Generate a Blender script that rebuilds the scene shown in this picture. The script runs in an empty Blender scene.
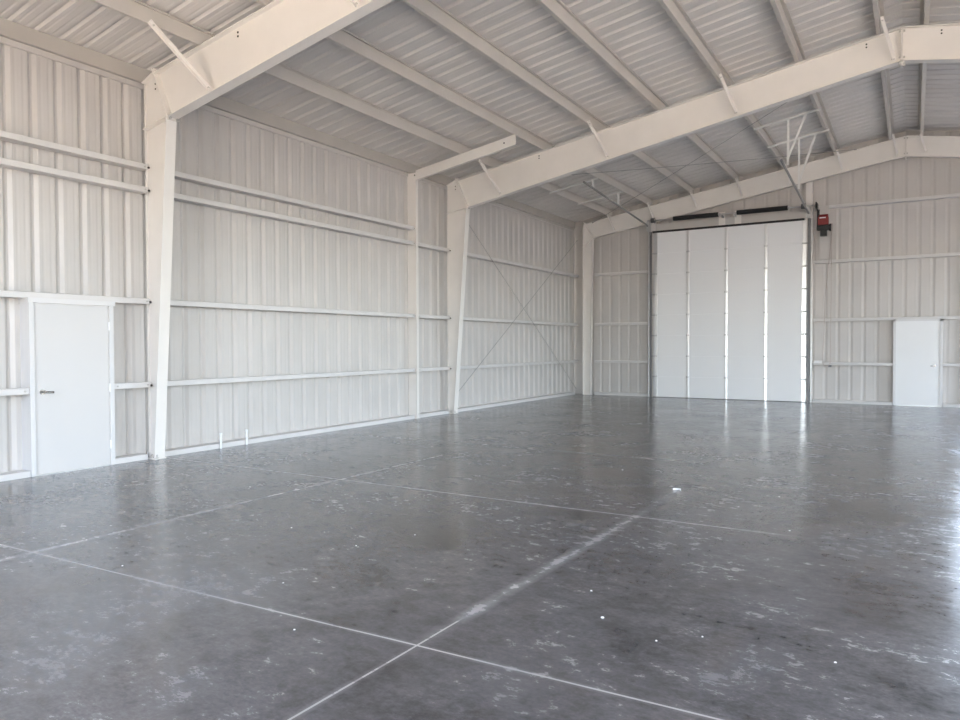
import bpy, math, random
from mathutils import Vector, Matrix
random.seed(7)
S = bpy.context.scene
COL = S.collection

# ------------------------------------------------------------------ building dimensions (metres)
WL, WR = -9.39, 8.99            # inner faces of the side wall sheets
WB, WF = 21.35, -1.38            # back and front wall sheets
RIDGE = -0.2
GX = -9.19                      # inner face of the left girts
GY = 21.15                      # inner face of the back girts
YN, YM, YE = 6.24, 13.86, 21.07  # planes of the three frames
FW = 0.08                       # half width of the frame flanges
def zt(x): return 6.814 - .165*abs(x-RIDGE)      # top of rafters = underside of purlins
def zr(x): return zt(x) + .205                    # underside of the roof sheets
KX, KZ = -8.72, 4.72            # inner knee of a frame
def zb(x): return KZ + (6.27-KZ)/(RIDGE-KX)*(-abs(x-RIDGE)+(RIDGE-KX))   # underside of rafters

# ------------------------------------------------------------------ materials
def mat(name, col, rough=.5, metal=0., bump=0., bscale=40., var=0., vscale=3., spec=.5, coat=0.):
    m = bpy.data.materials.new(name); m.use_nodes = True
    nt = m.node_tree; b = nt.nodes['Principled BSDF']
    b.inputs['Base Color'].default_value = (*col, 1); b.inputs['Roughness'].default_value = rough
    b.inputs['Metallic'].default_value = metal
    b.inputs['Specular IOR Level'].default_value = spec
    tc = nt.nodes.new('ShaderNodeTexCoord')
    if var:
        n = nt.nodes.new('ShaderNodeTexNoise'); n.inputs['Scale'].default_value = vscale; n.inputs['Detail'].default_value = 5
        nt.links.new(tc.outputs['Object'], n.inputs['Vector'])
        r = nt.nodes.new('ShaderNodeValToRGB')
        r.color_ramp.elements[0].position = .3; r.color_ramp.elements[1].position = .7
        r.color_ramp.elements[0].color = (*[c*(1-var) for c in col], 1)
        r.color_ramp.elements[1].color = (*[min(1, c*(1+var*.5)) for c in col], 1)
        nt.links.new(n.outputs['Fac'], r.inputs['Fac']); nt.links.new(r.outputs['Color'], b.inputs['Base Color'])
    if bump:
        n2 = nt.nodes.new('ShaderNodeTexNoise'); n2.inputs['Scale'].default_value = bscale; n2.inputs['Detail'].default_value = 3
        nt.links.new(tc.outputs['Object'], n2.inputs['Vector'])
        bp = nt.nodes.new('ShaderNodeBump'); bp.inputs['Strength'].default_value = bump; bp.inputs['Distance'].default_value = .01
        nt.links.new(n2.outputs['Fac'], bp.inputs['Height']); nt.links.new(bp.outputs['Normal'], b.inputs['Normal'])
    return m

M = {}
M['panel'] = mat('wall_sheet_paint', (.59, .56, .535), .38, var=.05, vscale=1.3, bump=.08, bscale=9)
M['roof'] = mat('roof_sheet_paint', (.69, .66, .635), .38, var=.06, vscale=1.1)
M['steel'] = mat('frame_paint', (.82, .785, .745), .45, var=.04, vscale=2.)
M['girt'] = mat('girt_paint', (.68, .66, .645), .42, var=.04, vscale=2.)
M['purlin'] = mat('purlin_paint', (.64, .605, .56), .42, var=.06, vscale=1.5)
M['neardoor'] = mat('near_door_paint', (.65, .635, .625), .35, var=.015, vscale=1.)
M['eave'] = mat('eave_strut_grey', (.50, .47, .43), .5, var=.08, vscale=2.)  # darker grey-brown than the purlins
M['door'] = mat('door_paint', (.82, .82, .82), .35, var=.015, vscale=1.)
M['jamb'] = mat('door_frame_paint', (.70, .69, .685), .4)
M['stile'] = mat('bright_galvanised_stile', (.80, .80, .80), .28, metal=1.)
M['section'] = mat('overhead_door_paint', (.90, .90, .905), .4)
M['galv'] = mat('galvanised_steel', (.62, .62, .62), .38, metal=.8, var=.1, vscale=9)
M['track'] = mat('weathered_track_steel', (.30, .295, .285), .5, metal=.3)
M['hanger'] = mat('bright_hanger_steel', (.80, .79, .77), .45, var=.05, vscale=8)
M['darksteel'] = mat('dark_track_steel', (.18, .18, .185), .45, metal=.6)
M['black'] = mat('black_oiled_steel', (.012, .012, .012), .4)
M['rubber'] = mat('black_rubber', (.012, .012, .013), .6)
M['red'] = mat('red_motor_paint', (.22, .018, .016), .35)
M['hole'] = mat('bolt_dark', (.05, .045, .04), .6)
M['bolt'] = mat('bolt_steel', (.55, .53, .5), .45, metal=.3)
M['chrome'] = mat('lever_metal', (.35, .33, .31), .25, metal=1.)
M['rod'] = mat('brace_rod_steel', (.36, .35, .34), .5, metal=.3)
M['chain'] = mat('chain_steel', (.45, .38, .35), .5, metal=.3)
M['white'] = mat('white_plastic', (.85, .85, .85), .4)
M['chip'] = mat('white_chip', (.80, .80, .80), .6)
M['gravel'] = mat('outdoor_soil', (.10, .09, .075), .95, var=.25, vscale=.7)
M['apron'] = mat('outdoor_apron', (.58, .485, .37), .9, var=.1, vscale=.7)

def floor_material():
    m = bpy.data.materials.new('polished_concrete'); m.use_nodes = True
    nt = m.node_tree; N = nt.nodes; L = nt.links; b = N['Principled BSDF']
    tc = N.new('ShaderNodeTexCoord')
    sep = N.new('ShaderNodeSeparateXYZ'); L.new(tc.outputs['Object'], sep.inputs[0])
    def mth(op, a, c=None, clamp=False):
        n = N.new('ShaderNodeMath'); n.operation = op; n.use_clamp = clamp
        for i, v in enumerate((a, c)):
            if v is None: continue
            if isinstance(v, (int, float)): n.inputs[i].default_value = v
            else: L.new(v, n.inputs[i])
        return n.outputs[0]
    def noise(scale, detail=6, rough=.6, dist=0., stretch=None):
        n = N.new('ShaderNodeTexNoise'); n.inputs['Scale'].default_value = scale
        n.inputs['Detail'].default_value = detail; n.inputs['Roughness'].default_value = rough; n.inputs['Distortion'].default_value = dist
        if stretch:
            mp = N.new('ShaderNodeMapping'); mp.inputs['Scale'].default_value = stretch[0]; mp.inputs['Rotation'].default_value = (0, 0, stretch[1])
            L.new(tc.outputs['Object'], mp.inputs['Vector']); L.new(mp.outputs[0], n.inputs['Vector'])
        else: L.new(tc.outputs['Object'], n.inputs['Vector'])
        return n.outputs['Fac']
    def ramp(f, p0, p1, c0=(0,0,0), c1=(1,1,1)):
        r = N.new('ShaderNodeValToRGB'); e = r.color_ramp.elements
        e[0].position = p0; e[1].position = p1; e[0].color = (*c0, 1); e[1].color = (*c1, 1)
        L.new(f, r.inputs['Fac']); return r.outputs['Color']
    def mix(f, a, c, mode='MIX'):
        n = N.new('ShaderNodeMix'); n.data_type = 'RGBA'; n.blend_type = mode
        if isinstance(f, (int, float)): n.inputs[0].default_value = f
        else: L.new(f, n.inputs[0])
        for i, v in ((6, a), (7, c)):
            if isinstance(v, tuple): n.inputs[i].default_value = (*v, 1)
            else: L.new(v, n.inputs[i])
        return n.outputs[2]
    big = noise(.30, 6, .62, .4); mid = noise(1.1, 9, .68, .4); fine = noise(7, 9, .68, .3, ((1, 1.6, 1), .5)); grit = noise(30, 6, .75)
    swirl = noise(3.4, 8, .66, 1.2, ((1, 2.2, 1), .6)); swirl2 = noise(5., 8, .68, 1.3, ((2.2, 1, 1), -.3))
    def wsum(*t):
        o = None
        for f, wgt in t:
            q = mth('MULTIPLY', f, wgt); o = q if o is None else mth('ADD', o, q)
        return o
    tone = wsum((big, .34), (mid, .34), (fine, .20), (grit, .12))
    base = ramp(tone, .42, .58, FLOOR_A, FLOOR_B)
    st = ramp(noise(.8, 4, .5, 1.), .58, .75); base = mix(mth('MULTIPLY', st, .35), base, (.10, .084, .068))
    # chalky dust left in trowel marks
    patch = ramp(wsum((noise(.50, 6, .62, .6), .7), (mid, .3)), .42, .62)
    marks = wsum((swirl, .5), (fine, .25), (grit, .25))
    marks2 = wsum((swirl2, .5), (fine, .2), (grit, .3))
    dust = mth('MULTIPLY', mth('MAXIMUM', ramp(marks, .435, .66), ramp(marks2, .45, .68)), mth('ADD', mth('MULTIPLY', patch, .86), .14))
    speck = ramp(noise(26, 5, .8, .5, ((1, 2.4, 1), .5)), .40, .64)
    dust = mth('MULTIPLY', dust, mth('ADD', mth('MULTIPLY', speck, .85), .15))
    base = mix(mth('MULTIPLY', dust, 1.0), base, (.30, .30, .325))
    # saw-cut control joints full of pale dust
    wob = mth('MULTIPLY', mth('SUBTRACT', noise(.5, 2), .5), .03)
    worn = ramp(noise(2.6, 8, .72), .30, .62)
    def span(v, a, b2, soft=.8):
        up = mth('DIVIDE', mth('SUBTRACT', v, a-soft), soft, True); dn = mth('DIVIDE', mth('SUBTRACT', b2+soft, v), soft, True)
        return mth('MULTIPLY', up, dn)
    dl = None
    X_, Y_ = sep.outputs[0], sep.outputs[1]
    for axis, pos, a, b2, core_s, haze_s, hw in ((1, 3.04, -9, .2, .75, .40, .03), (1, 6.38, -9, -1.4, .7, .75, .045), (1, 9.72, -8, -3, .1, .45, .14),
                                             (0, -2.22, -2, 3.3, .6, .35, .035), (0, -2.22, 3.6, 6.2, .25, .72, .075), (0, -2.22, 6.6, 7.4, .05, .3, .08), (0, -5.82, -2, 8.4, .35, .75, .06)):
        skew = mth('MULTIPLY', mth('SUBTRACT', X_, -2.26), -.036) if pos == 3.04 else mth('MULTIPLY', mth('SUBTRACT', Y_, 3.04), -.02) if pos == -2.22 else 0.
        d = mth('ABSOLUTE', mth('SUBTRACT', mth('ADD', mth('ADD', sep.outputs[axis], wob), skew), pos if pos != -2.22 else -2.25))
        core = mth('MULTIPLY', mth('LESS_THAN', d, .0065), core_s)
        haze = mth('MULTIPLY', mth('MULTIPLY', mth('SUBTRACT', 1., mth('DIVIDE', d, hw), True), worn), haze_s)
        one = mth('MULTIPLY', mth('MAXIMUM', core, haze), span(Y_ if axis == 0 else X_, a, b2))
        dl = one if dl is None else mth('MAXIMUM', dl, one)
    base = mix(dl, base, (.50, .50, .51))
    L.new(base, b.inputs['Base Color'])
    rg = ramp(mth('ADD', mth('MULTIPLY', mid, .5), mth('MULTIPLY', fine, .5)), .40, .60, (.12,)*3, (.26,)*3)
    rr = mth('ADD', rg, mth('MULTIPLY', mth('MAXIMUM', dust, dl), .2))
    L.new(rr, b.inputs['Roughness'])
    b.inputs['Specular IOR Level'].default_value = 1.0
    b.inputs['Coat Weight'].default_value = .15; b.inputs['Coat Roughness'].default_value = .30
    bp = N.new('ShaderNodeBump'); bp.inputs['Strength'].default_value = .20; bp.inputs['Distance'].default_value = .004
    L.new(wsum((swirl, .6), (swirl2, .4), (fine, .5)), bp.inputs['Height']); L.new(bp.outputs['Normal'], b.inputs['Normal'])
    return m
FLOOR_A, FLOOR_B = (.034, .0342, .036), (.150, .152, .160)
FLOOR_C, FLOOR_D = (.060, .059, .058), (.19, .19, .198)
M['floor'] = floor_material()

# ------------------------------------------------------------------ mesh builder
class MB:
    def __init__(s): s.v = []; s.f = []
    def add(s, vs, fs):
        o = len(s.v); s.v += [Vector(p) for p in vs]; s.f += [tuple(i+o for i in f) for f in fs]; return s
    def box(s, x0, x1, y0, y1, z0, z1):
        vs = [(x, y, z) for x in (x0, x1) for y in (y0, y1) for z in (z0, z1)]
        return s.add(vs, [(0,1,3,2),(4,6,7,5),(0,4,5,1),(2,3,7,6),(0,2,6,4),(1,5,7,3)])
    def prism(s, pts, axis, a, b):
        """closed outline PTS in the plane normal to AXIS, extruded from a to b; a, b may be functions of the outline point"""
        n = len(pts); vs = []
        for e in (a, b):
            for p in pts:
                q = list(p); q.insert(axis, e(p) if callable(e) else e); vs.append(q)
        fs = [tuple(range(n-1, -1, -1)), tuple(range(n, 2*n))]
        fs += [(i, (i+1) % n, n+(i+1) % n, n+i) for i in range(n)]
        return s.add(vs, fs)
    def bar(s, p, q, w, h, up=(0, 0, 1)):
        """rectangular bar from p to q"""
        p, q = Vector(p), Vector(q); d = (q-p).normalized(); u = Vector(up)
        r = d.cross(u)
        if r.length < 1e-4: r = d.cross(Vector((1, 0, 0)))
        r.normalize(); u = r.cross(d).normalized()
        vs = [e + r*a*w/2 + u*c*h/2 for e in (p, q) for a, c in ((-1,-1),(1,-1),(1,1),(-1,1))]
        return s.add(vs, [(3,2,1,0),(4,5,6,7),(0,1,5,4),(1,2,6,5),(2,3,7,6),(3,0,4,7)])
    def angle(s, p, q, w, t, up=(0, 0, 1)):
        """L section from p to q"""
        p, q = Vector(p), Vector(q); d = (q-p).normalized(); u = Vector(up)
        r = d.cross(u)
        if r.length < 1e-4: r = d.cross(Vector((1, 0, 0)))
        r.normalize(); u = r.cross(d).normalized()
        out = [(0,0),(w,0),(w,t),(t,t),(t,w),(0,w)]
        vs = [e + r*a + u*c for e in (p, q) for a, c in out]
        return s.add(vs, [(5,4,3,2,1,0),(6,7,8,9,10,11)] + [(i,(i+1)%6,6+(i+1)%6,6+i) for i in range(6)])
    def tube(s, pts, r, n=8, caps=True):
        pts = [Vector(p) for p in pts]; o = []
        prev = None
        for i, p in enumerate(pts):
            d = (pts[min(i+1, len(pts)-1)] - pts[max(i-1, 0)]).normalized()
            if prev is None:
                a = d.orthogonal().normalized()
            else:
                a = (prev - d*prev.dot(d)).normalized()
            prev = a; c = d.cross(a)
            o += [p + (a*math.cos(2*math.pi*k/n) + c*math.sin(2*math.pi*k/n))*r for k in range(n)]
        fs = [(i*n+k, i*n+(k+1) % n, (i+1)*n+(k+1) % n, (i+1)*n+k) for i in range(len(pts)-1) for k in range(n)]
        if caps: fs += [tuple(range(n-1, -1, -1)), tuple(range(len(o)-n, len(o)))]
        return s.add(o, fs)
    def cyl(s, p, q, r, n=12): return s.tube([p, q], r, n)
    def build(s, name, material, parent=None, loc=None, smooth=False, bevel=0):
        org = Vector(loc) if loc is not None else (parent.get('_o') and Vector(parent['_o']) if parent is not None else None) or Vector((0, 0, 0))
        me = bpy.data.meshes.new(name); me.from_pydata([tuple(v-org) for v in s.v], [], s.f); me.update()
        import bmesh
        bm = bmesh.new(); bm.from_mesh(me); bmesh.ops.recalc_face_normals(bm, faces=bm.faces); bm.to_mesh(me); bm.free()
        me.materials.append(material)
        if smooth:
            for p in me.polygons: p.use_smooth = True
        o = bpy.data.objects.new(name, me); COL.objects.link(o)
        if parent is not None: o.parent = parent
        else: o.location = org
        o['_o'] = tuple(org)
        if bevel:
            md = o.modifiers.new('edge', 'BEVEL'); md.width = bevel; md.segments = 2; md.limit_method = 'ANGLE'
        ALL.append(o)
        return o
ALL = []
def tag(o, label, cat, group=None, kind='thing'):
    o['label'] = label; o['category'] = cat; o['kind'] = kind
    if group: o['group'] = group
    return o
def thing(name, loc, label, cat, group=None, kind='thing'):
    o = bpy.data.objects.new(name, None); COL.objects.link(o); o.location = loc; o['_o'] = tuple(loc)
    o.empty_display_size = .1; ALL.append(o)
    return tag(o, label, cat, group, kind)
def struct(o, label, cat): return tag(o, label, cat, None, 'structure')

# ------------------------------------------------------------------ ribbed sheets
STEP, PHASE = .305, 4.47
PROF = [(-.056, 0), (-.013, .036), (.013, .036), (.056, 0), (.080, 0), (.100, .0025), (.108, .0025), (.128, 0), (.177, 0), (.197, .0025), (.205, .0025), (.225, 0)]
PROF_ROOF = [(-.042, 0), (-.018, .034), (.018, .034), (.042, 0), (.080, 0), (.092, .004), (.106, .004), (.118, 0), (.187, 0), (.199, .004), (.213, .004), (.225, 0)]
def profile(a, b, phase=PHASE, prof=None):
    pts = []; k = math.floor((a-phase)/STEP)-1
    while phase + k*STEP < b + .1:
        pts += [(phase + k*STEP + u, d) for u, d in (prof or PROF)]; k += 1
    def at(u):
        for (u0, d0), (u1, d1) in zip(pts, pts[1:]):
            if u0 <= u <= u1: return d0 + (d1-d0)*(u-u0)/(u1-u0)
        return 0
    return [(a, at(a))] + [p for p in pts if a+1e-4 < p[0] < b-1e-4] + [(b, at(b))]
def sheet(mb, place, a, b, lo, hi, phase=PHASE, thick=.012, deep=1., prof=None):
    """ribbed sheet between a and b, running from lo(u) to hi(u); place(u, depth, w) -> point"""
    pr = profile(a, b, phase, prof); n = len(pr); vs = []
    for off in (0, thick):
        for u, d in pr: vs += [place(u, d*deep+off, lo(u)), place(u, d*deep+off, hi(u))]
    fs = []
    for i in range(n-1):
        fs.append((2*i, 2*i+2, 2*i+3, 2*i+1))
        j = 2*n; fs.append((j+2*i, j+2*i+1, j+2*i+3, j+2*i+2))
        fs.append((2*i, j+2*i, j+2*i+2, 2*i+2)); fs.append((2*i+1, 2*i+3, j+2*i+3, j+2*i+1))
    j = 2*n
    fs.append((0, 1, j+1, j)); e = 2*(n-1); fs.append((e, j+e, j+e+1, e+1))
    mb.add(vs, fs)

ND0, ND1, NDZ = 4.64, 5.60, 2.16      # near door rough opening along the left wall
BD0, BD1, BDZ = -6.70, -2.46, 4.93    # overhead door opening in the back wall
RD0, RD1 = 1.22, 7.00                 # its open twin beyond the right edge of the photograph
PD0, PD1, PDZ = -.38, .57, 2.2        # walk door in the back wall
Lp = lambda u, d, w: (WL-d, u, w)
Rp = lambda u, d, w: (WR+d, u, w)
Bp = lambda u, d, w: (u, WB+d, w)
Fp = lambda u, d, w: (u, WF-d, w)
cst = lambda z: (lambda u: z)
EAVE = zr(WL)
m = MB()
sheet(m, Lp, WF, ND0, cst(0), cst(EAVE)); sheet(m, Lp, ND1, WB, cst(0), cst(EAVE)); sheet(m, Lp, ND0, ND1, cst(NDZ), cst(EAVE))
struct(m.build('wall_left', M['panel']), 'long off-white ribbed metal wall with horizontal girts on it', 'wall')
SD = ((1.2, 6.6), (14.0, 17.0)); SDZ = 4.8      # two unseen doorways, added and sized for the light they let in
m = MB()
for a, b, lo in ((WF, SD[0][0], 0), (SD[0][0], SD[0][1], SDZ), (SD[0][1], SD[1][0], 0), (SD[1][0], SD[1][1], SDZ), (SD[1][1], WB, 0)):
    sheet(m, Rp, a, b, cst(lo), cst(zr(WR)))
struct(m.build('wall_right', M['panel']), 'off-white ribbed metal wall with two doorways added for daylight, opposite the long wall', 'wall')
m = MB()
for a, b, lo in ((WL-.05, BD0, 0), (BD0, BD1, BDZ), (BD1, PD0, 0), (PD0, PD1, PDZ), (PD1, RD0, 0), (RD0, RD1, BDZ), (RD1, WR+.05, 0)):
    if a < RIDGE < b:
        sheet(m, Bp, a, RIDGE, cst(lo), zr, phase=.1, deep=.35); sheet(m, Bp, RIDGE, b, cst(lo), zr, phase=.1, deep=.35)
    else: sheet(m, Bp, a, b, cst(lo), zr, phase=.1, deep=.35)
struct(m.build('wall_back', M['panel']), 'ribbed metal end wall around the big overhead door', 'wall')
m = MB()
FD = (-6.65, -4.10, 1.4, 7.2, 4.93)
for a, b, lo in ((WL-.05, FD[0], 0), (FD[0], FD[1], FD[4]), (FD[1], RIDGE, 0), (RIDGE, FD[2], 0), (FD[2], FD[3], FD[4]), (FD[3], WR+.05, 0)):
    sheet(m, Fp, a, b, cst(lo), zr, phase=.1)
struct(m.build('wall_front', M['panel']), 'ribbed metal end wall with two open doorways, behind the camera', 'wall')
m = MB()
sheet(m, lambda u, d, w: (w, u, zr(w)+d), WF, WB+.05, cst(WL-.06), cst(RIDGE), thick=.015, prof=PROF_ROOF)
sheet(m, lambda u, d, w: (w, u, zr(w)+d), WF, WB+.05, cst(RIDGE), cst(WR+.06), thick=.015, prof=PROF_ROOF)
struct(m.build('ceiling', M['roof']), 'gabled roof underside of bare ribbed metal sheets', 'ceiling')
m = MB().box(WL-.06, WR+.06, WF, WB+.06, -.15, 0)
struct(m.build('floor', M['floor']), 'polished grey concrete floor with pale saw-cut joints', 'floor')
m = MB().box(-90, 90, -110, 110, -.5, -.17)
struct(m.build('ground_outside', M['gravel']), 'bare tan ground outside the building', 'ground')

m = MB().box(-40, 40, -45, WF-.02, -.168, -.02).box(WR+.1, 14, WF, 9, -.168, -.02)  # unseen pale ground, added to bounce warm light through the doorways
struct(m.build('bounce_apron', M['apron']), 'pale unseen concrete apron outside the doorways, added for its bounced light', 'pavement')

# base channels along the walls
def basech(name, segs, label):
    m = MB()
    for s in segs:
        if s[0] == 'x': m.box(WL+.002, GX, s[1], s[2], .001, .075)
        else: m.box(s[1], s[2], GY, WB-.002, .001, .075)
    struct(m.build(name, M['girt']), label, 'baseboard')
basech('baseboard_left', [('x', WF+.02, ND0-.06), ('x', ND1+.06, YN-.1), ('x', YN+.02, 12.43), ('x', 12.58, YM-.09), ('x', YM+.02, YE-.1)], 'low white base channel along the foot of the long ribbed wall')
basech('baseboard_back', [('y', -8.6, BD0-.12), ('y', BD1+.14, PD0-.07), ('y', PD1+.07, RD0-.12)], 'low base channel along the foot of the end wall')
# eave trim above the wall sheets
m = MB().box(WL+.001, WL+.022, WF+.05, WB-.01, 5.235, 5.308)
struct(m.build('trim_1', M['panel']), 'flat pale trim strip along the top of the long ribbed wall', 'trim')

# ------------------------------------------------------------------ girts (Z sections with the web flat)
ZT = .006
def zed_left(m, y0, y1, z):
    # web level at z, inner lip hanging down .. up
    out = [(WL+.034, z-ZT), (GX, z-ZT), (GX, z+.066), (GX-.018, z+.072), (GX-.018, z+.066), (GX-ZT, z+.060), (GX-ZT, z), (WL+.034+ZT, z), (WL+.034+ZT, z+.05), (WL+.034, z+.05)]
    m.prism(out, 1, y0, y1)
def zed_back(m, x0, x1, z):
    out = [(WB-.003, z-ZT), (GY, z-ZT), (GY, z+.062), (GY+.018, z+.068), (GY+.018, z+.062), (GY+ZT, z+.056), (GY+ZT, z), (WB-.003-ZT, z), (WB-.003-ZT, z+.05), (WB-.003, z+.05)]
    m.prism(out, 0, x0, x1)
def girt_left(y0, y1, z, label, group, ends=(0, 1)):
    t = thing('wall_girt', (GX, (y0+y1)/2, z), label, 'wall girt', group)
    m = MB(); zed_left(m, y0, y1, z); m.build('rail', M['girt'], t)
    for e in ends:
        y = (y0+.05, y1-.05)[e]
        bm = MB(); bm.cyl((GX-.002, y, z+.03), (GX+.010, y, z+.03), .013, 6); bm.build('bolt', M['bolt'], t)
        if abs(y1-YN) < .05 or abs(y1-YM) < .05:
            if e == 1:
                eb = MB(); eb.cyl((GX+.014, y1+.006, z+.02), (GX+.014, y1-.012, z+.02), .016, 6); eb.build('end_disc', M['hole'], t)  # small dark disc at the column end of the girt
        cm = MB(); yy = (y0+.004, y1-.008)[e]; cm.box(WL+.06, GX-.03, yy, yy+.004, z+.001, z+.045); cm.build('clip', M['hole'], t)
H = {'low': 1.02, 'mid': 2.19, 'high': 3.75, 'top': 4.07}
WORD = {'low': 'lowest', 'mid': 'second lowest', 'high': 'upper', 'top': 'topmost'}
g = 'girts on the bay with the walk door'
girt_left(-1.3, ND0-.06, H['low'], 'lowest pale girt ending at the lever side of the near white walk door', g, (1,))
girt_left(ND1+.06, YN-.036, H['low'], 'short pale girt between the near walk door and the nearest column', g)
girt_left(-1.3, YN-.036, H['mid'], 'pale girt running along the head of the near white walk door', g, (1,))
girt_left(-1.3, YN-.036, H['high'], 'lower of the paired pale girts high above the near walk door', g, (1,))
girt_left(-1.3, YN-.036, H['top'], 'topmost of the paired pale girts high above the near walk door', g, (1,))
g = 'girts between the nearest column and the wind post'
for k, w in (('low', 'lowest pale girt'), ('mid', 'second pale girt from the floor'), ('high', 'lower of the upper paired pale girts'), ('top', 'topmost pale girt')):
    girt_left(YN+.045, 12.45, H[k], w + ' between the nearest column and slim post', g)
g = 'short girts between the wind post and the next column'
for k, w in (('low', 'lowest'), ('mid', 'middle'), ('high', 'highest')):
    girt_left(12.57, YM-.036, H[k], w + ' short girt between the slim post and the second column', g)
g = 'girts in the cross-braced bay'
for k, w in (('low', 'lowest'), ('mid', 'middle'), ('high', 'highest')):
    girt_left(YM+.036, WB-.05, H[k], w + ' pale girt crossed by the thin brace rods', g)
def girt_back(x0, x1, z, label, group):
    m = MB(); zed_back(m, x0, x1, z)
    tag(m.build('wall_girt', M['girt'], loc=((x0+x1)/2, GY, z)), label, 'wall girt', group)
g = 'girts between the corner and the overhead door'
for k, w in (('low', 'lowest'), ('mid', 'middle'), ('high', 'highest')):
    girt_back(-8.6, BD0-.12, H[k], w + ' short girt between the far corner and overhead door', g)
g = 'girts on the end wall beyond the overhead door'
girt_back(BD1+.14, PD0-.07, H['low'], 'lowest end wall girt between the overhead door and walk door', g)
girt_back(PD1+.07, RD0-.12, H['low'], 'lowest end wall girt past the knob side of the walk door', g)
girt_back(BD1+.14, RD0-.12, H['mid'], 'end wall girt level with the head of the white walk door', g)
girt_back(BD1+.14, RD0-.12, H['high'], 'end wall girt just under the hanging red motor', g)
girt_back(BD1+.14, RD0-.12, 5.2, 'highest end wall girt, running from the top of the red motor', g)

# ------------------------------------------------------------------ purlins and eave strut
def zed_purlin(m, x, y0, y1):
    s = -1 if x < RIDGE else 1           # lower flange points to the eave side
    z0 = zt(x)+.003; h = .198; t = .006; f = .064*s
    sl = .165*s
    def P(dx, dz): return (x+dx, z0+dz+dx*sl)
    out = [P(f, 0), P(f, .018), P(f-t*s, .018), P(f-t*s, t), P(t*s/2, t), P(t*s/2, h), P(-f, h), P(-f, h-.018), P(-f+t*s, h-.018), P(-f+t*s, h-t), P(-t*s/2, h-t), P(-t*s/2, 0)]
    m.prism(out, 1, y0, y1)
PX = [-.51-1.25*k for k in range(7)]        # ridge .. eave
LAB = {0: 'roof purlin beside the ridge on the long-wall slope', 1: 'roof purlin, second down from the ridge', 2: 'roof purlin, third down from the ridge', 3: 'roof purlin, fourth down from the ridge',
       4: 'roof purlin, third up from the long wall eave', 5: 'roof purlin, second up from the long wall eave', 6: 'roof purlin nearest the long wall eave'}
for i, x in enumerate(PX):
    m = MB(); zed_purlin(m, x, WF+.05, YE+.08)
    tag(m.build('roof_purlin', M['purlin'], loc=(x, 6, zt(x))), 'pale Z-shaped ' + LAB[i], 'roof purlin', 'purlins under the ribbed roof')
for i in range(7):
    x = 2*RIDGE - PX[i]
    m = MB(); zed_purlin(m, x, WF+.05, YE+.08)
    tag(m.build('roof_purlin', M['purlin'], loc=(x, 6, zt(x))), 'pale roof purlin ' + ('just past the ridge on the opposite slope', 'second past the ridge', 'third past the ridge', 'fourth past the ridge', 'fifth past the ridge', 'sixth past the ridge', 'last before the opposite eave')[i], 'roof purlin', 'purlins of the opposite slope')
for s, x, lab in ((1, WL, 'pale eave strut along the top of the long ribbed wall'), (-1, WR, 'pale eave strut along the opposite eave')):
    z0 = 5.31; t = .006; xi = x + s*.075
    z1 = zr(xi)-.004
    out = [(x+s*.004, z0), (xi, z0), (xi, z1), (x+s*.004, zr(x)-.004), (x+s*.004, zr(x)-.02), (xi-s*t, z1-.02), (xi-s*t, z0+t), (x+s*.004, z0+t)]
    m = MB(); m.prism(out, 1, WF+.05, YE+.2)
    tag(m.build('eave_strut', M['eave'], loc=(x, 6, z0)), lab, 'eave strut')

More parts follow.
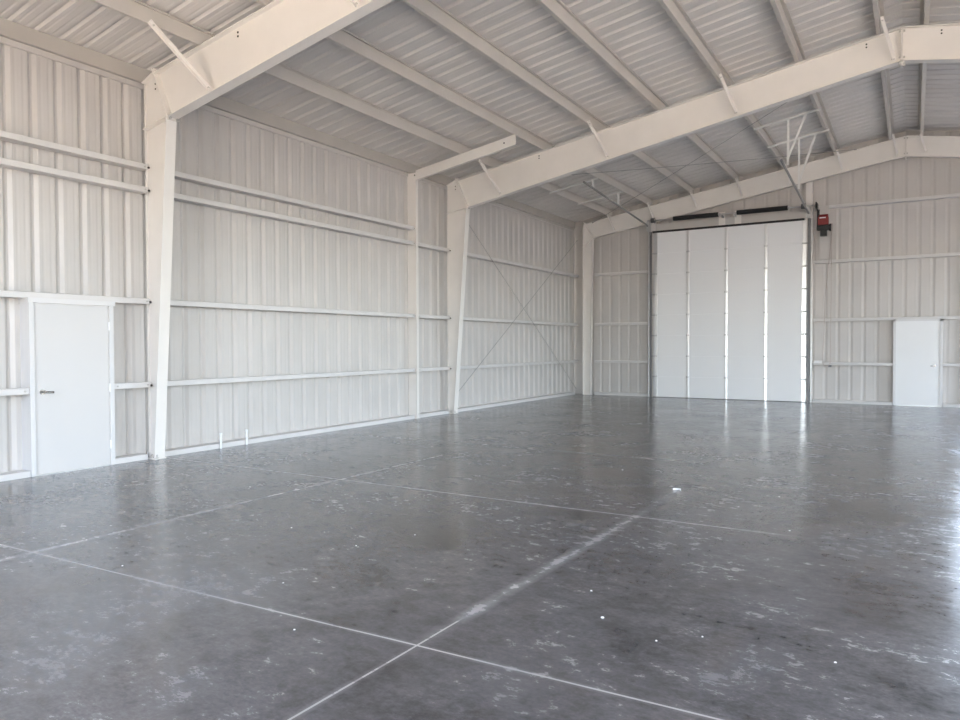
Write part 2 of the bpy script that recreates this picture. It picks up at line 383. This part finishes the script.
# ------------------------------------------------------------------ frames
TF = .012
def slab_xz(m, a, b, y0, y1, t, side=1):
    """plate of thickness t along the line a-b in XZ, width y0..y1"""
    a, b = Vector((a[0], 0, a[1])), Vector((b[0], 0, b[1])); d = (b-a).normalized(); n = Vector((-d.z, 0, d.x))*t*side
    m.prism([(p.x, p.z) for p in (a, b, b+n, a+n)], 1, y0, y1)
def mirror(p): return (2*RIDGE-p[0], p[1])
def column(Y, base_in, base_out, knee, name_label, mir=False, grp=None, anchor=True):
    fw = FW if Y < 20 else .06
    f = mirror if mir else (lambda p: p)
    tp = (knee[0]-.285, zt(knee[0]-.285)-.002); to = (base_out, zt(WL)-.03)
    t = thing('steel_column', (f((base_in, 0))[0], Y, 0), name_label, 'steel column', grp)
    out = [f((base_out, .016)), f((base_in, .016)), f(knee), f(tp), f(to)]
    MB().prism(out, 1, Y-.005, Y+.005).build('web', M['steel'], t)
    m = MB(); slab_xz(m, f((base_in, .016)), f(knee), Y-fw, Y+fw, TF, 1 if mir else -1); m.build('inner_flange', M['steel'], t)
    m = MB(); slab_xz(m, f((base_out-.002, .016)), f((to[0]-.002, to[1])), Y-(fw if Y > 20 else .03), Y+(fw if Y > 20 else .03), TF, -1 if mir else 1); m.build('outer_flange', M['steel'], t)
    m = MB(); slab_xz(m, f(to), f(tp), Y-fw, Y+fw, TF, -1 if mir else 1); m.build('cap_plate', M['steel'], t)
    m = MB(); slab_xz(m, f((base_out+.012, KZ-.10)), f((knee[0]-.012, knee[1]-.01)), Y-fw, Y-.005, .010); m.build('stiffener', M['steel'], t)
    x0, x1 = sorted((f((base_out, 0))[0], f((base_in+.03, 0))[0]))
    MB().box(x0, x1, Y-.09, Y+.09, .002, .016).build('base_plate', M['steel'], t)
    if anchor:
        for dx in (.09, .2):
            x = f((base_out+dx, 0))[0]
            m = MB(); m.cyl((x, Y-.05, .016), (x, Y-.05, .03), .024, 6); m.cyl((x, Y-.05, .03), (x, Y-.05, .07), .011, 8)
            m.build('anchor_bolt', M['bolt'], t)
    if knee[0] < -8.69 or mir:
        for dz in (.12, .19):
            x = f((knee[0]-.285-.04, 0))[0]
            MB().cyl((x, Y-.005, tp[1]-dz), (x, Y-.009, tp[1]-dz), .013, 10).build('bolt_hole', M['hole'], t)
    return t
def rafter(Y, knee, zlow, label, mir=False, braces=(), holes=(), grp=None):
    fw = FW if Y < 20 else .06
    f = mirror if mir else (lambda p: p)
    tp = (knee[0]-.272, zt(knee[0]-.272)-.002); k = (knee[0]+.014, knee[1]+.002)
    rd = (RIDGE-.006, zlow(RIDGE)); rt = (RIDGE-.006, zt(RIDGE)-.004)
    t = thing('roof_rafter', (f(k)[0], Y, k[1]), label, 'rafter', grp)
    MB().prism([f(k), f(rd), f(rt), f(tp)], 1, Y-.005, Y+.005).build('web', M['steel'], t)
    m = MB(); slab_xz(m, f(k), f(rd), Y-fw, Y+fw, TF, 1 if mir else -1); m.build('bottom_flange', M['steel'], t)
    m = MB(); slab_xz(m, f(tp), f(rt), Y-fw, Y+fw, TF, 1 if mir else -1); m.build('top_flange', M['steel'], t)
    # end plates at the knee and ridge
    d = Vector((k[0]-tp[0], 0, k[1]-tp[1])).normalized()
    a = (tp[0]-d.x*.06, tp[1]-d.z*.06); b = (k[0]+d.x*.05, k[1]+d.z*.05)
    m = MB(); slab_xz(m, f(a), f(b), Y-fw-.012, Y+fw+.012, .024, -1 if mir else 1); m.build('end_plate', M['steel'], t)
    x0, x1 = sorted((f((RIDGE-.018, 0))[0], f((RIDGE-.004, 0))[0]))
    MB().box(x0, x1, Y-fw, Y+fw, rd[1]-.09, rt[1]-.004).build('end_plate', M['steel'], t)
    for z in (rd[1]-.055, rd[1]+.05, rt[1]-.06):
        for dy in (-.05, .05):
            xa = f((RIDGE-.018, 0))[0]; xb = f((RIDGE-.045, 0))[0]
            MB().cyl((xa, Y+dy, z), (xb, Y+dy, z), .018, 6).build('bolt', M['bolt'], t)
    for dd in (-.03, .02):
        p = (k[0]+d.x*.02+.035, k[1]+d.z*.02-.01)
        if dd > 0: continue
        x, z = f(p)
        for dy in (-.055, .055):
            MB().cyl((x-.03, Y+dy, z+.0), (x+.02, Y+dy, z+.0), .017, 6).build('bolt', M['bolt'], t)
    for x in holes:
        for dz in (.07, .12):
            MB().cyl((x, Y-.005, zt(x)-dz), (x, Y-.010, zt(x)-dz), .014, 10).build('bolt_hole', M['hole'], t)
    return t
frames = [(YN, 'nearest'), (YM, 'middle')]
column(YN, -9.08, -9.255, (KX, KZ), 'tapered white steel column nearest the camera, beside the near walk door', grp='tapered frame columns')
column(YM, -9.08, -9.255, (KX, KZ), 'tapered white steel column at the start of the cross-braced bay', grp='tapered frame columns')
column(YN, -9.08, WL+.016, (KX, KZ), 'tapered steel column under the nearest rafter on the opposite wall', True, grp='columns of the opposite wall')
column(YM, -9.08, WL+.016, (KX, KZ), 'tapered steel column under the second rafter on the opposite wall', True, grp='columns of the opposite wall')
rafter(YN, (KX, KZ), zb, 'brightly lit deep rafter crossing the top corner nearest the camera', holes=(-7.35, -4.8), grp='deep steel rafters')
rafter(YM, (KX, KZ), zb, 'long deep rafter sloping from the second column up to the ridge', holes=(-6.9, -.72), grp='deep steel rafters')
rafter(YN, (KX, KZ), zb, 'nearest rafter descending from the ridge to the opposite wall', True, grp='rafters of the opposite slope')
rafter(YM, (KX, KZ), zb, 'rafter continuing past the bolted ridge joint of the long rafter', True, holes=(.35,), grp='rafters of the opposite slope')
zlow_e = lambda x: zt(x)-.50
column(YE, -8.70, -8.93, (-8.62, zt(-8.62)-.50), 'straight steel column standing in the far corner', grp='corner columns', anchor=False)
column(YE, -8.70, -8.93, (-8.62, zt(-8.62)-.50), 'straight steel column in the corner beyond the frame', True, grp='corner columns', anchor=False)
rafter(YE, (-8.62, zt(-8.62)-.50), zlow_e, 'dim end wall rafter sloping above the overhead door', grp='end wall rafters')
rafter(YE, (-8.62, zt(-8.62)-.50), zlow_e, 'end wall rafter continuing past the ridge', True, grp='end wall rafters')

# flange braces from purlins down to the rafters' lower flanges
def brace(x, Y, label, grp):
    m = MB(); dy = .80 if Y < 10 else .70
    p = Vector((x+.012, Y-dy, zt(x)+.03)); q = Vector((x+.18, Y-FW+.01, zb(x+.18)+.035))
    m.angle(p, q, .05, .006, up=(1, 0, .2))
    o = MB()
    t = thing('flange_brace', tuple(q), label, 'flange brace', grp)
    m.build('strut', M['steel'], t)
    for e, s in ((p, .06), (q, -.03)):
        d = (q-p).normalized(); c = e + d*s + Vector((.0, 0, .0))
        MB().cyl(c-Vector((.012, 0, 0)), c+Vector((.035, 0, 0)), .013, 6).build('bolt', M['bolt'], t)
g = 'thin diagonal flange braces'
brace(PX[6], YN, 'thin diagonal brace against the nearest rafter close to its knee', g)
brace(PX[4], YN, 'thin diagonal brace on the nearest rafter at the picture top', g)
brace(PX[6], YM, 'lowest thin diagonal brace on the long middle rafter, behind the header beam', g)
brace(PX[4], YM, 'second thin diagonal brace up the long middle rafter', g)
brace(PX[2], YM, 'third thin diagonal brace up the long middle rafter', g)
brace(PX[0], YM, 'thin diagonal brace beside the bolted ridge joint', g)
# clips where the purlins meet the end rafter
for i, x in enumerate(PX + [2*RIDGE-PX[0]]):
    m = MB(); p = Vector((x-.03 if x > RIDGE else x+.012, YE-.42, zt(x)+.03 if x < RIDGE else zt(x)-.055)); q = Vector((x+.10, YE-.06+.012, zt(x)-.42))
    m.angle(p, q, .05, .006, up=(1, 0, .2))
    nm = ('beside the ridge', 'second from the ridge', 'third from the ridge', 'above the middle of the overhead door', 'fifth from the ridge', 'near the track of the overhead door', 'closest to the far corner', 'just past the ridge')[i]
    tag(m.build('flange_brace', M['steel'], loc=tuple(q)), 'small diagonal brace on the dim end rafter, ' + nm, 'flange brace', 'small braces on the end rafter')

# ------------------------------------------------------------------ wind post and header beam
PYW = 12.48
t = thing('wind_post', (-9.25, PYW, 0), 'slim straight white post short of the second column', 'post')
ztp = zt(-9.3)-.02
MB().box(WL+.004, -9.168, PYW-.006, PYW+.006, .012, ztp).build('web', M['steel'], t)
MB().box(-9.171, -9.160, PYW-.006, PYW+.075, .012, ztp).build('inner_flange', M['steel'], t)
MB().box(WL+.004, WL+.014, PYW+.006, PYW+.075, .012, ztp).build('outer_flange', M['steel'], t)
MB().box(WL+.004, -9.15, PYW-.04, PYW+.09, .002, .012).build('base_plate', M['steel'], t)
for z in (H['mid'], H['high'], H['top'], H['low']):
    MB().cyl((-9.21, PYW-.006, z+.03), (-9.21, PYW-.016, z+.03), .013, 8).build('bolt', M['hole'], t)
t = thing('header_beam', (-9.15, PYW-.03, zt(-9.3)-.2), 'pale sloping channel beam from the slim post out to the second purlin', 'beam')
x0, x1 = -9.155, -6.72
m = MB(); m.prism([(x0, zt(x0)-.205), (x1, zt(x1)-.205), (x1, zt(x1)-.003), (x0, zt(x0)-.003)], 1, PYW-.016, PYW-.008); m.build('web', M['steel'], t)
m = MB(); m.prism([(x0, zt(x0)-.205), (x1, zt(x1)-.205), (x1, zt(x1)-.197), (x0, zt(x0)-.197)], 1, PYW-.008, PYW+.06); m.build('lower_flange', M['steel'], t)
m = MB(); m.prism([(x0, zt(x0)-.011), (x1, zt(x1)-.011), (x1, zt(x1)-.003), (x0, zt(x0)-.003)], 1, PYW-.008, PYW+.06); m.build('upper_flange', M['steel'], t)
for x in (-9.18, -6.98):
    MB().cyl((x, PYW-.016, zt(x)-.1), (x, PYW-.022, zt(x)-.1), .016, 10).build('bolt_hole', M['hole'], t)

# ------------------------------------------------------------------ brace rods
def rod(p, q, label, grp, sag=0., r=.009, turn=True):
    p, q = Vector(p), Vector(q)
    pts = [p.lerp(q, k/16) - Vector((0, 0, sag*4*(k/16)*(1-k/16))) for k in range(17)]
    t = thing('brace_rod', tuple(p), label, 'brace rod', grp)
    MB().tube(pts, r, 6).build('rod', M['rod'], t)
    for e, d in ((p, (q-p).normalized()), (q, (p-q).normalized())):
        MB().cyl(e, e+d*.07, r*1.9, 6).build('end_nut', M['rod'], t)
g = 'crossed rods of the braced wall bay'
rod((-9.165, YM+.06, 4.95), (-9.165, YE-.06, .18), 'thin steel rod falling towards the far corner across the braced bay', g)
rod((-9.125, YM+.06, .40), (-9.125, YE-.06, 4.88), 'thin steel rod rising towards the far corner across the braced bay', g)
g = 'sagging rods under the far roof bay'
def roofp(x, y, dz=-.02): return (x, y, zt(x)+dz)
rod(roofp(-9.0, YM+.12), roofp(-1.3, YE-.1), 'thin sagging roof rod rising from the second column towards the end wall ridge', g, .04, .007)
rod(roofp(-.45, YM+.1, -.05), roofp(-8.6, YE-.1, -.05), 'thin sagging roof rod falling from the ridge joint towards the far corner', g, .04, .007)

# ------------------------------------------------------------------ walk doors
# near door in the left wall (opens along Y, faces +X)
d1 = thing('door_1', (GX, (ND0+ND1)/2, 0), 'near white flush walk door with lever in the long ribbed wall', 'door', kind='structure')
m = MB()
m.box(WL-.02, GX+.012, ND0-.055, ND0, .002, NDZ); m.box(WL-.02, GX+.012, ND1, ND1+.055, .002, NDZ)
m.build('door_frame', M['jamb'], d1)
m = MB().box(WL-.02, GX+.035, ND0-.07, ND1+.07, NDZ-.03, NDZ+.03); m.build('door_head', M['jamb'], d1)
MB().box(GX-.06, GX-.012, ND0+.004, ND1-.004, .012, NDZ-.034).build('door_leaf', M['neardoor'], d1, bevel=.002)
m = MB(); m.cyl((GX-.012, ND0+.10, 1.03), (GX-.002, ND0+.10, 1.03), .034, 20); hd = m.build('lever_handle', M['chrome'], d1, smooth=False)
m = MB(); m.tube([(GX-.004, ND0+.10, 1.03), (GX+.045, ND0+.10, 1.03), (GX+.055, ND0+.115, 1.03), (GX+.055, ND0+.20, 1.025)], .014, 10); m.build('lever', M['chrome'], hd, smooth=True)
for z in (.28, 1.04, 1.86):
    MB().cyl((GX+.004, ND1-.002, z-.055), (GX+.004, ND1-.002, z+.055), .012, 10).build('hinge', M['white'], d1)
MB().box(WL-.02, GX, ND0, ND1, .001, .010).build('threshold', M['galv'], d1)
# walk door in the end wall
d3 = thing('door_3', ((PD0+PD1)/2, GY, 0), 'small white flush walk door in the end wall beside the overhead door', 'door', kind='structure')
m = MB(); m.box(PD0-.06, PD0, GY-.012, WB+.02, .002, PDZ); m.box(PD1, PD1+.06, GY-.012, WB+.02, .002, PDZ); m.box(PD0-.06, PD1+.06, GY-.012, WB+.02, PDZ-.05, PDZ)
m.build('door_frame', M['jamb'], d3)
MB().box(PD0, PD1, GY-.02, WB+.03, .001, .013).build('threshold', M['galv'], d3)
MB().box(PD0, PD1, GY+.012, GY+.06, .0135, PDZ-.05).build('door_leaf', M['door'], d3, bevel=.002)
m = MB(); m.cyl((PD1-.11, GY+.012, 1.02), (PD1-.11, GY, 1.02), .03, 16); k = m.build('door_knob', M['chrome'], d3)
m = MB(); m.tube([(PD1-.11, GY, 1.02), (PD1-.11, GY-.03, 1.02), (PD1-.13, GY-.04, 1.02), (PD1-.20, GY-.04, 1.02)], .009, 8); m.build('lever', M['chrome'], k)

# ------------------------------------------------------------------ overhead sectional door
SYS, SZ = 20.84, 5.25      # axis of the torsion shaft
DY = GY - .056          # inner face of the sections
d2 = thing('door_2', ((BD0+BD1)/2, DY, 0), 'big white sectional overhead door of eight panel rows in the end wall', 'door', kind='structure')
SH = 4.90/8
SX = [BD0+.02+.01, -5.66, -4.58, -3.515, BD1-.02-.01]
for r in range(8):
    z0, z1 = .012 + r*SH, .012 + (r+1)*SH - .004
    m = MB(); m.box(BD0+.01, BD1-.01, DY, DY+.05, z0, z1); m.box(BD0+.015, BD1-.015, DY+.015, DY+.04, z1-.003, z1+.012)
    sec = m.build('door_section', M['section'], d2, bevel=.003)
    for j, x in enumerate(SX):
        w = .055 if j in (0, 4) else .04
        xc = x + (.05 if j == 0 else -.05 if j == 4 else 0)
        st = MB(); n = 6; out = []
        for q in range(n+1):
            a = -1 + 2*q/n; out.append((xc + a*w, DY - .012 - .0015*(1-a*a)))
        out = [(xc-w, DY)] + out + [(xc+w, DY)]
        st.prism(out, 2, z0+.002, z1-.002); st.build('stile', M['stile'], sec, smooth=False)
        if r < 7:
            hb = MB(); hb.box(xc-.05, xc+.05, DY-.018, DY-.004, z1-.02, z1+.026); hb.cyl((xc-.045, DY-.022, z1+.003), (xc+.045, DY-.022, z1+.003), .009, 8)
            if j in (0, 4): hb.cyl((xc, DY-.03, z1+.003), (xc + (-.12 if j == 0 else .12), DY-.03, z1+.003), .02, 10)
            hb.build('hinge', M['galv'], sec)
MB().box(BD0-.02, BD1-.08, DY-.02, DY+.05, 4.918, 4.975).build('top_seal', M['rubber'], d2)
MB().box(BD0+.01, BD1-.01, DY, DY+.05, .001, .012).build('bottom_seal', M['rubber'], d2)
# framed opening jambs up to the rafter
for x0, x1, lab in ((BD0-.10, BD0+.05, 'pale steel jamb post on the corner side of the overhead door'), (BD1-.05, BD1+.10, 'pale steel jamb post between the overhead door and red motor'),
                    (RD0-.10, RD0-.0, 'pale steel jamb post of the open doorway, nearer the walk door'), (RD1, RD1+.1, 'pale steel jamb post of the open doorway, away from the walk door')):
    xm = (x0+x1)/2
    top = zt(xm)-.5 if x0 < 3 else zt(xm)-.5
    m = MB(); out = [(x0, WB-.003), (x0, GY+.001), (x1, GY+.001), (x1, WB-.003), (x1-.008, WB-.003), (x1-.008, GY+.009), (x0+.008, GY+.009), (x0+.008, WB-.003)]
    m.prism(out, 2, .002, top+.02)
    tag(m.build('jamb_post', M['steel'], loc=(xm, GY, 0)), lab, 'post', 'door jamb posts')
m = MB(); m.box(BD0+.052, BD1-.052, GY+.002, WB-.003, 4.88, 5.18)
tag(m.build('door_header', M['panel'], loc=((BD0+BD1)/2, GY, 4.98)), 'pale header channel above the overhead door behind the springs', 'header')
# tracks
def track(xc, sgn, pts_top, label):
    t = thing('door_track', (xc, DY, 0), label, 'door track', 'tracks of the overhead door')
    MB().box(xc-.035, xc+.035, DY-.055, DY-.047, .003, 4.95).build('vertical_track', M['darksteel'], t)
    m = MB(); m.box(xc-.035 if sgn < 0 else xc+.027, xc-.027 if sgn < 0 else xc+.035, DY-.055, DY+.0, .003, 4.95); m.build('track_lip', M['darksteel'], t)
    m = MB(); xa = xc+sgn*.05; m.box(xa-.03, xa+.03, DY+.0, DY+.008, .003, 4.95); m.box(xa+sgn*.022, xa+sgn*.03, DY-.05, DY, .003, 4.95); m.build('track_angle', M['galv'], t)
    m = MB(); m.tube(pts_top, .026, 8); m.build('rising_track', M['track'], t, smooth=True)
    MB().box(xc-.045, xc+.045, SYS-.06, SYS+.06, 4.93, 5.22).build('bearing_bracket', M['galv'], t)
def arc(x, y0, z0, y1, z1, yc):
    pts = [(x, y0, z0)]
    for k in range(1, 9):
        a = k/8*math.radians(84); R = y0-yc
        pts.append((x, yc + R*math.cos(a), z0 + R*math.sin(a)*.55))
    pts.append((x, y1, z1)); return pts
track(BD0-.055, -1, arc(BD0-.075, DY-.05, 4.85, 16.0, 5.48, DY-.55), 'dark steel track on the corner side of the overhead door, rising back under the roof')
track(BD1+.045, 1, arc(BD1+.055, DY-.05, 4.80, 16.2, 5.45, DY-.55), 'dark steel track beside the red motor, rising back under the roof')
# hangers of the tracks
def hanger(x0, x1, y, drop_x, drop_z, label, diag=None):
    t = thing('track_hanger', (drop_x, y, drop_z), label, 'track hanger', 'angle hangers of the door tracks')
    MB().angle((x0, y, zt(x0)-.052), (x1, y, zt(x1)-.052), .045, .006).build('cross_angle', M['hanger'], t)
    MB().angle((drop_x, y-.012, zt(drop_x)-.03), (drop_x, y-.012, drop_z), .042, .006).build('drop_angle', M['hanger'], t)
    if diag:
        MB().angle((diag, y-.03, zt(diag)-.03), (drop_x+.03, y-.03, drop_z+.12), .042, .006).build('diagonal_angle', M['hanger'], t)
hanger(-8.04, -6.72, 16.76, -6.86, 5.44, 'galvanised angle hanger at the free end of the corner-side track')
hanger(-8.04, -6.72, 18.55, -6.86, 5.33, 'galvanised angle hanger halfway along the corner-side track')
hanger(-3.04, -1.70, 16.70, -2.36, 5.44, 'galvanised hanger with diagonal at the free end of the motor-side track', -1.96)
hanger(-3.04, -1.70, 18.42, -2.36, 5.24, 'galvanised hanger with diagonal halfway along the motor-side track', -1.96)
# torsion shaft with springs
t = thing('torsion_shaft', ((BD0+BD1)/2, SYS, SZ), 'torsion shaft carrying two black springs above the overhead door', 'torsion shaft')
MB().cyl((BD0-.10, SYS, SZ), (-2.245, SYS, SZ), .016, 10).build('shaft', M['galv'], t, smooth=True)
for a, b in ((-6.02, -4.74), (-4.24, -2.92)):
    n = int((b-a)/.017); pts = [(a + (b-a)*k/(n*10), SYS + .058*math.cos(k*.6283), SZ + .058*math.sin(k*.6283)) for k in range(n*10+1)]
    m = MB(); m.tube(pts, .0095, 5); m.cyl((a+.01, SYS, SZ), (b-.01, SYS, SZ), .050, 14); sp = m.build('spring', M['black'], t, smooth=True)
    e = b if a < -5 else b
    MB().cyl((e, SYS, SZ), (e+.05, SYS, SZ), .045, 14).build('spring_cone', M['galv'], sp)
for x in (BD0+.07, BD1-.08):
    m = MB(); m.cyl((x-.05, SYS, SZ), (x+.05, SYS, SZ), .07, 18); m.cyl((x+.05, SYS, SZ), (x+.06, SYS, SZ), .085, 18); m.build('cable_drum', M['darksteel'], t)
for x0, x1 in ((-4.80, -4.62), (-4.36, -4.18)):
    MB().box(x0, x1, GY-.01, GY+.0015, 4.985, 5.36).build('spring_pad', M['steel'], t)
for x in (-4.66, -4.32):
    MB().box(x-.006, x+.006, SYS-.05, GY-.01, 5.17, 5.24).build('bearing_plate', M['galv'], t)
# opener
t = thing('door_opener', (-2.06, GY-.10, 4.5), 'red and black motor hung beside the top of the overhead door', 'door opener')
MB().box(-2.17, -1.94, GY-.03, GY, 3.83, 5.26).build('mounting_plate', M['panel'], t)
m = MB(); m.box(-2.235, -2.205, SYS-.08, GY-.03, 5.16, 5.32); m.box(-2.235, -2.17, GY-.05, GY-.03, 4.66, 5.16); m.build('bracket', M['black'], t)
m = MB(); m.cyl((-2.17, GY-.16, 4.93), (-1.95, GY-.16, 4.93), .085, 24); m.box(-2.19, -1.94, GY-.25, GY-.06, 4.73, 4.94); m.build('motor_housing', M['red'], t, bevel=.008)
MB().box(-2.15, -2.00, GY-.256, GY-.25, 4.90, 4.93).build('rating_plate', M['white'], t)
m = MB(); m.box(-2.22, -1.92, GY-.23, GY-.04, 4.60, 4.72); m.box(-2.14, -1.98, GY-.2, GY-.05, 4.44, 4.60); m.build('gearbox', M['black'], t, bevel=.006)
m = MB(); m.cyl((-1.92, GY-.14, 4.66), (-1.88, GY-.14, 4.66), .10, 24); m.build('chain_wheel', M['black'], t)
m = MB(); m.cyl((-2.24, SYS, SZ), (-2.20, SYS, SZ), .06, 16); m.build('sprocket', M['black'], t)
# hand chain
m = MB()
loop = [(-1.86, GY-.25, 4.66), (-1.87, GY-.12, 2.8), (-1.885, GY-.09, 1.10), (-1.90, GY-.08, 1.02), (-1.95, GY-.075, 1.0), (-2.05, GY-.07, 1.02), (-2.07, GY-.06, 1.10), (-2.02, GY-.05, 2.8), (-1.86, GY-.03, 4.66), (-1.86, GY-.06, 4.73), (-1.86, GY-.14, 4.77), (-1.86, GY-.22, 4.73), (-1.86, GY-.25, 4.66)]
m.tube(loop, .007, 6)
tag(m.build('hand_chain', M['chain'], loc=(-1.95, GY-.07, 1.0), smooth=True), 'thin hand chain hanging from the red motor down to the low girt', 'chain')
tag(MB().box(-2.28, -2.08, GY-.05, GY-.001, 1.06, 1.13).build('white_box', M['white'], loc=(-2.18, GY, 1.06), bevel=.004), 'small bright white box on the low girt beside the overhead door', 'control box')  # small white block on the low girt
m = MB(); m.box(-1.93, -1.86, GY-.06, GY-.001, .96, 1.02)
tag(m.build('chain_keeper', M['darksteel'], loc=(-1.9, GY, .96)), 'tiny dark chain keeper on the low girt under the red motor', 'chain keeper')
# conduit stubs at the foot of the left wall
for y, lab in ((7.36, 'short white pipe stub at the wall foot, closer to the nearest column'), (7.86, 'short white pipe stub at the wall foot, second from the nearest column')):
    m = MB(); m.cyl((GX+.025, y, .001), (GX+.025, y, .22), .017, 12); m.cyl((GX+.025, y, .21), (GX+.025, y, .245), .022, 12)
    tag(m.build('pipe_stub', M['white'], loc=(GX+.025, y, 0), smooth=False), lab, 'pipe')

# ------------------------------------------------------------------ bits lying on the floor
CAM_F, YAW, PITCH, ROLL, CH = 714.5, .5451, -.0218, -.0036, 1.6
m = MB()
vs = []; n = 8
for k in range(n+1):
    a = math.pi*(k/n); vs += [(-2.19+.045*math.cos(a), 7.74+.03*math.sin(a), .004), (-2.19+.045*math.cos(a), 7.74+.03*math.sin(a), .022), (-2.19+.036*math.cos(a), 7.74+.02*math.sin(a), .022), (-2.19+.036*math.cos(a), 7.74+.02*math.sin(a), .004)]
fs = [(4*k+j, 4*k+(j+1) % 4, 4*k+4+(j+1) % 4, 4*k+4+j) for k in range(n) for j in range(4)] + [(3, 2, 1, 0), tuple(4*n+j for j in range(4))]
m.add(vs, fs)
tag(m.build('paper_scrap', M['white'], loc=(-2.19, 7.74, 0)), 'curled white paper scrap on the floor near a joint', 'scrap')
chips = [(-4.64, 4.46, 0.0083), (-3.78, 4.32, 0.0090), (-3.61, 3.39, 0.0083), (-2.96, 2.86, 0.0083), (-1.54, 3.91, 0.0120), (-4.90, 3.06, 0.0083), (-5.81, 3.32, 0.0075), (-3.57, 4.82, 0.0083), (-6.39, 5.52, 0.0097), (-1.17, 3.75, 0.0083), (-0.97, 3.93, 0.0083), (-1.77, 4.30, 0.0097), (-0.89, 6.55, 0.0097), (-1.18, 7.95, 0.0105), (-3.14, 8.66, 0.0105), (-1.45, 7.26, 0.0105), (-0.32, 3.95, 0.0083)]
for x, y, r in chips:
    m = MB(); n = 6; ph = random.random()*6
    ring = [(x + r*(.7+.5*random.random())*math.cos(ph+k*math.pi/3), y + r*(.7+.5*random.random())*math.sin(ph+k*math.pi/3)) for k in range(n)]
    vs = [(a, c, .001) for a, c in ring] + [(x+(a-x)*.7, y+(c-y)*.7, r*.55) for a, c in ring]
    m.add(vs, [tuple(range(5, -1, -1)), tuple(range(6, 12))] + [(k, (k+1) % 6, 6+(k+1) % 6, 6+k) for k in range(6)])
    tag(m.build('paint_chip', M['chip'], loc=(x, y, 0)), 'tiny white chip lying loose on the bare concrete floor', 'chip', 'tiny white chips on the floor')

# ------------------------------------------------------------------ camera
cy, sy, cp, sp = math.cos(YAW), math.sin(YAW), math.cos(PITCH), math.sin(PITCH)
F = Vector((-sy*cp, cy*cp, sp)); R = Vector((cy, sy, 0)); U = R.cross(F)
cr, sr = math.cos(ROLL), math.sin(ROLL)
R, U = R*cr+U*sr, U*cr-R*sr
cam = bpy.data.cameras.new('camera'); co = bpy.data.objects.new('camera', cam); COL.objects.link(co)
cam.sensor_fit = 'HORIZONTAL'; cam.sensor_width = 36; cam.lens = CAM_F/960*36; cam.clip_end = 500
co.matrix_world = Matrix(((R.x, U.x, -F.x, 0), (R.y, U.y, -F.y, 0), (R.z, U.z, -F.z, CH), (0, 0, 0, 1)))
S.camera = co

# ------------------------------------------------------------------ daylight
AZ, EL = 264, 50
w = bpy.data.worlds.new('sky'); S.world = w; w.use_nodes = True
nt = w.node_tree; bg = nt.nodes['Background']
sky = nt.nodes.new('ShaderNodeTexSky'); sky.sky_type = 'NISHITA'; sky.sun_disc = False
sky.sun_elevation = math.radians(EL); sky.sun_rotation = math.radians(AZ); sky.dust_density = 1.5; sky.ozone_density = 1.
hz = nt.nodes.new('ShaderNodeMix'); hz.data_type = 'RGBA'; hz.inputs[0].default_value = .5; hz.inputs[7].default_value = (2.6, 2.6, 2.7, 1)
nt.links.new(sky.outputs['Color'], hz.inputs[6]); nt.links.new(hz.outputs[2], bg.inputs['Color']); bg.inputs['Strength'].default_value = .72
sun = bpy.data.lights.new('sun', 'SUN'); so = bpy.data.objects.new('sun', sun); COL.objects.link(so)
sun.energy = 5.5; sun.angle = math.radians(.6); sun.color = (1, .91, .78)
az, el = math.radians(AZ), math.radians(EL)
dirv = Vector((math.sin(az)*math.cos(el), math.cos(az)*math.cos(el), math.sin(el)))   # towards the sun
so.rotation_euler = (-dirv).to_track_quat('-Z', 'Y').to_euler(); so.location = dirv*40
def portal(x0, x1, y, z1, face):
    l = bpy.data.lights.new('doorway_daylight', 'AREA'); o = bpy.data.objects.new('doorway_daylight', l); COL.objects.link(o)
    l.shape = 'RECTANGLE'; l.size = x1-x0; l.size_y = z1; l.cycles.is_portal = True
    o.location = ((x0+x1)/2, y, z1/2); o.rotation_euler = (math.pi/2, 0, 0 if face > 0 else math.pi)
for y0, y1 in SD:
    l = bpy.data.lights.new('doorway_daylight', 'AREA'); o = bpy.data.objects.new('doorway_daylight', l); COL.objects.link(o)
    l.shape = 'RECTANGLE'; l.size = SDZ; l.size_y = y1-y0; l.cycles.is_portal = True
    o.location = (WR+.08, (y0+y1)/2, SDZ/2); o.rotation_euler = (0, math.pi/2, 0)
portal(FD[0], FD[1], WF-.03, FD[4], 1); portal(FD[2], FD[3], WF-.03, FD[4], 1); portal(RD0, RD1, WB+.06, BDZ, -1)

# ------------------------------------------------------------------ finishing
for o in ALL:
    if '_o' in o: del o['_o']
S.view_settings.view_transform = 'Standard'; S.view_settings.look = 'None'; S.view_settings.gamma = 1
S.view_settings.use_curve_mapping = False; S.view_settings.exposure = 2.5
S.cycles.max_bounces = 14; S.cycles.diffuse_bounces = 8; S.cycles.glossy_bounces = 5
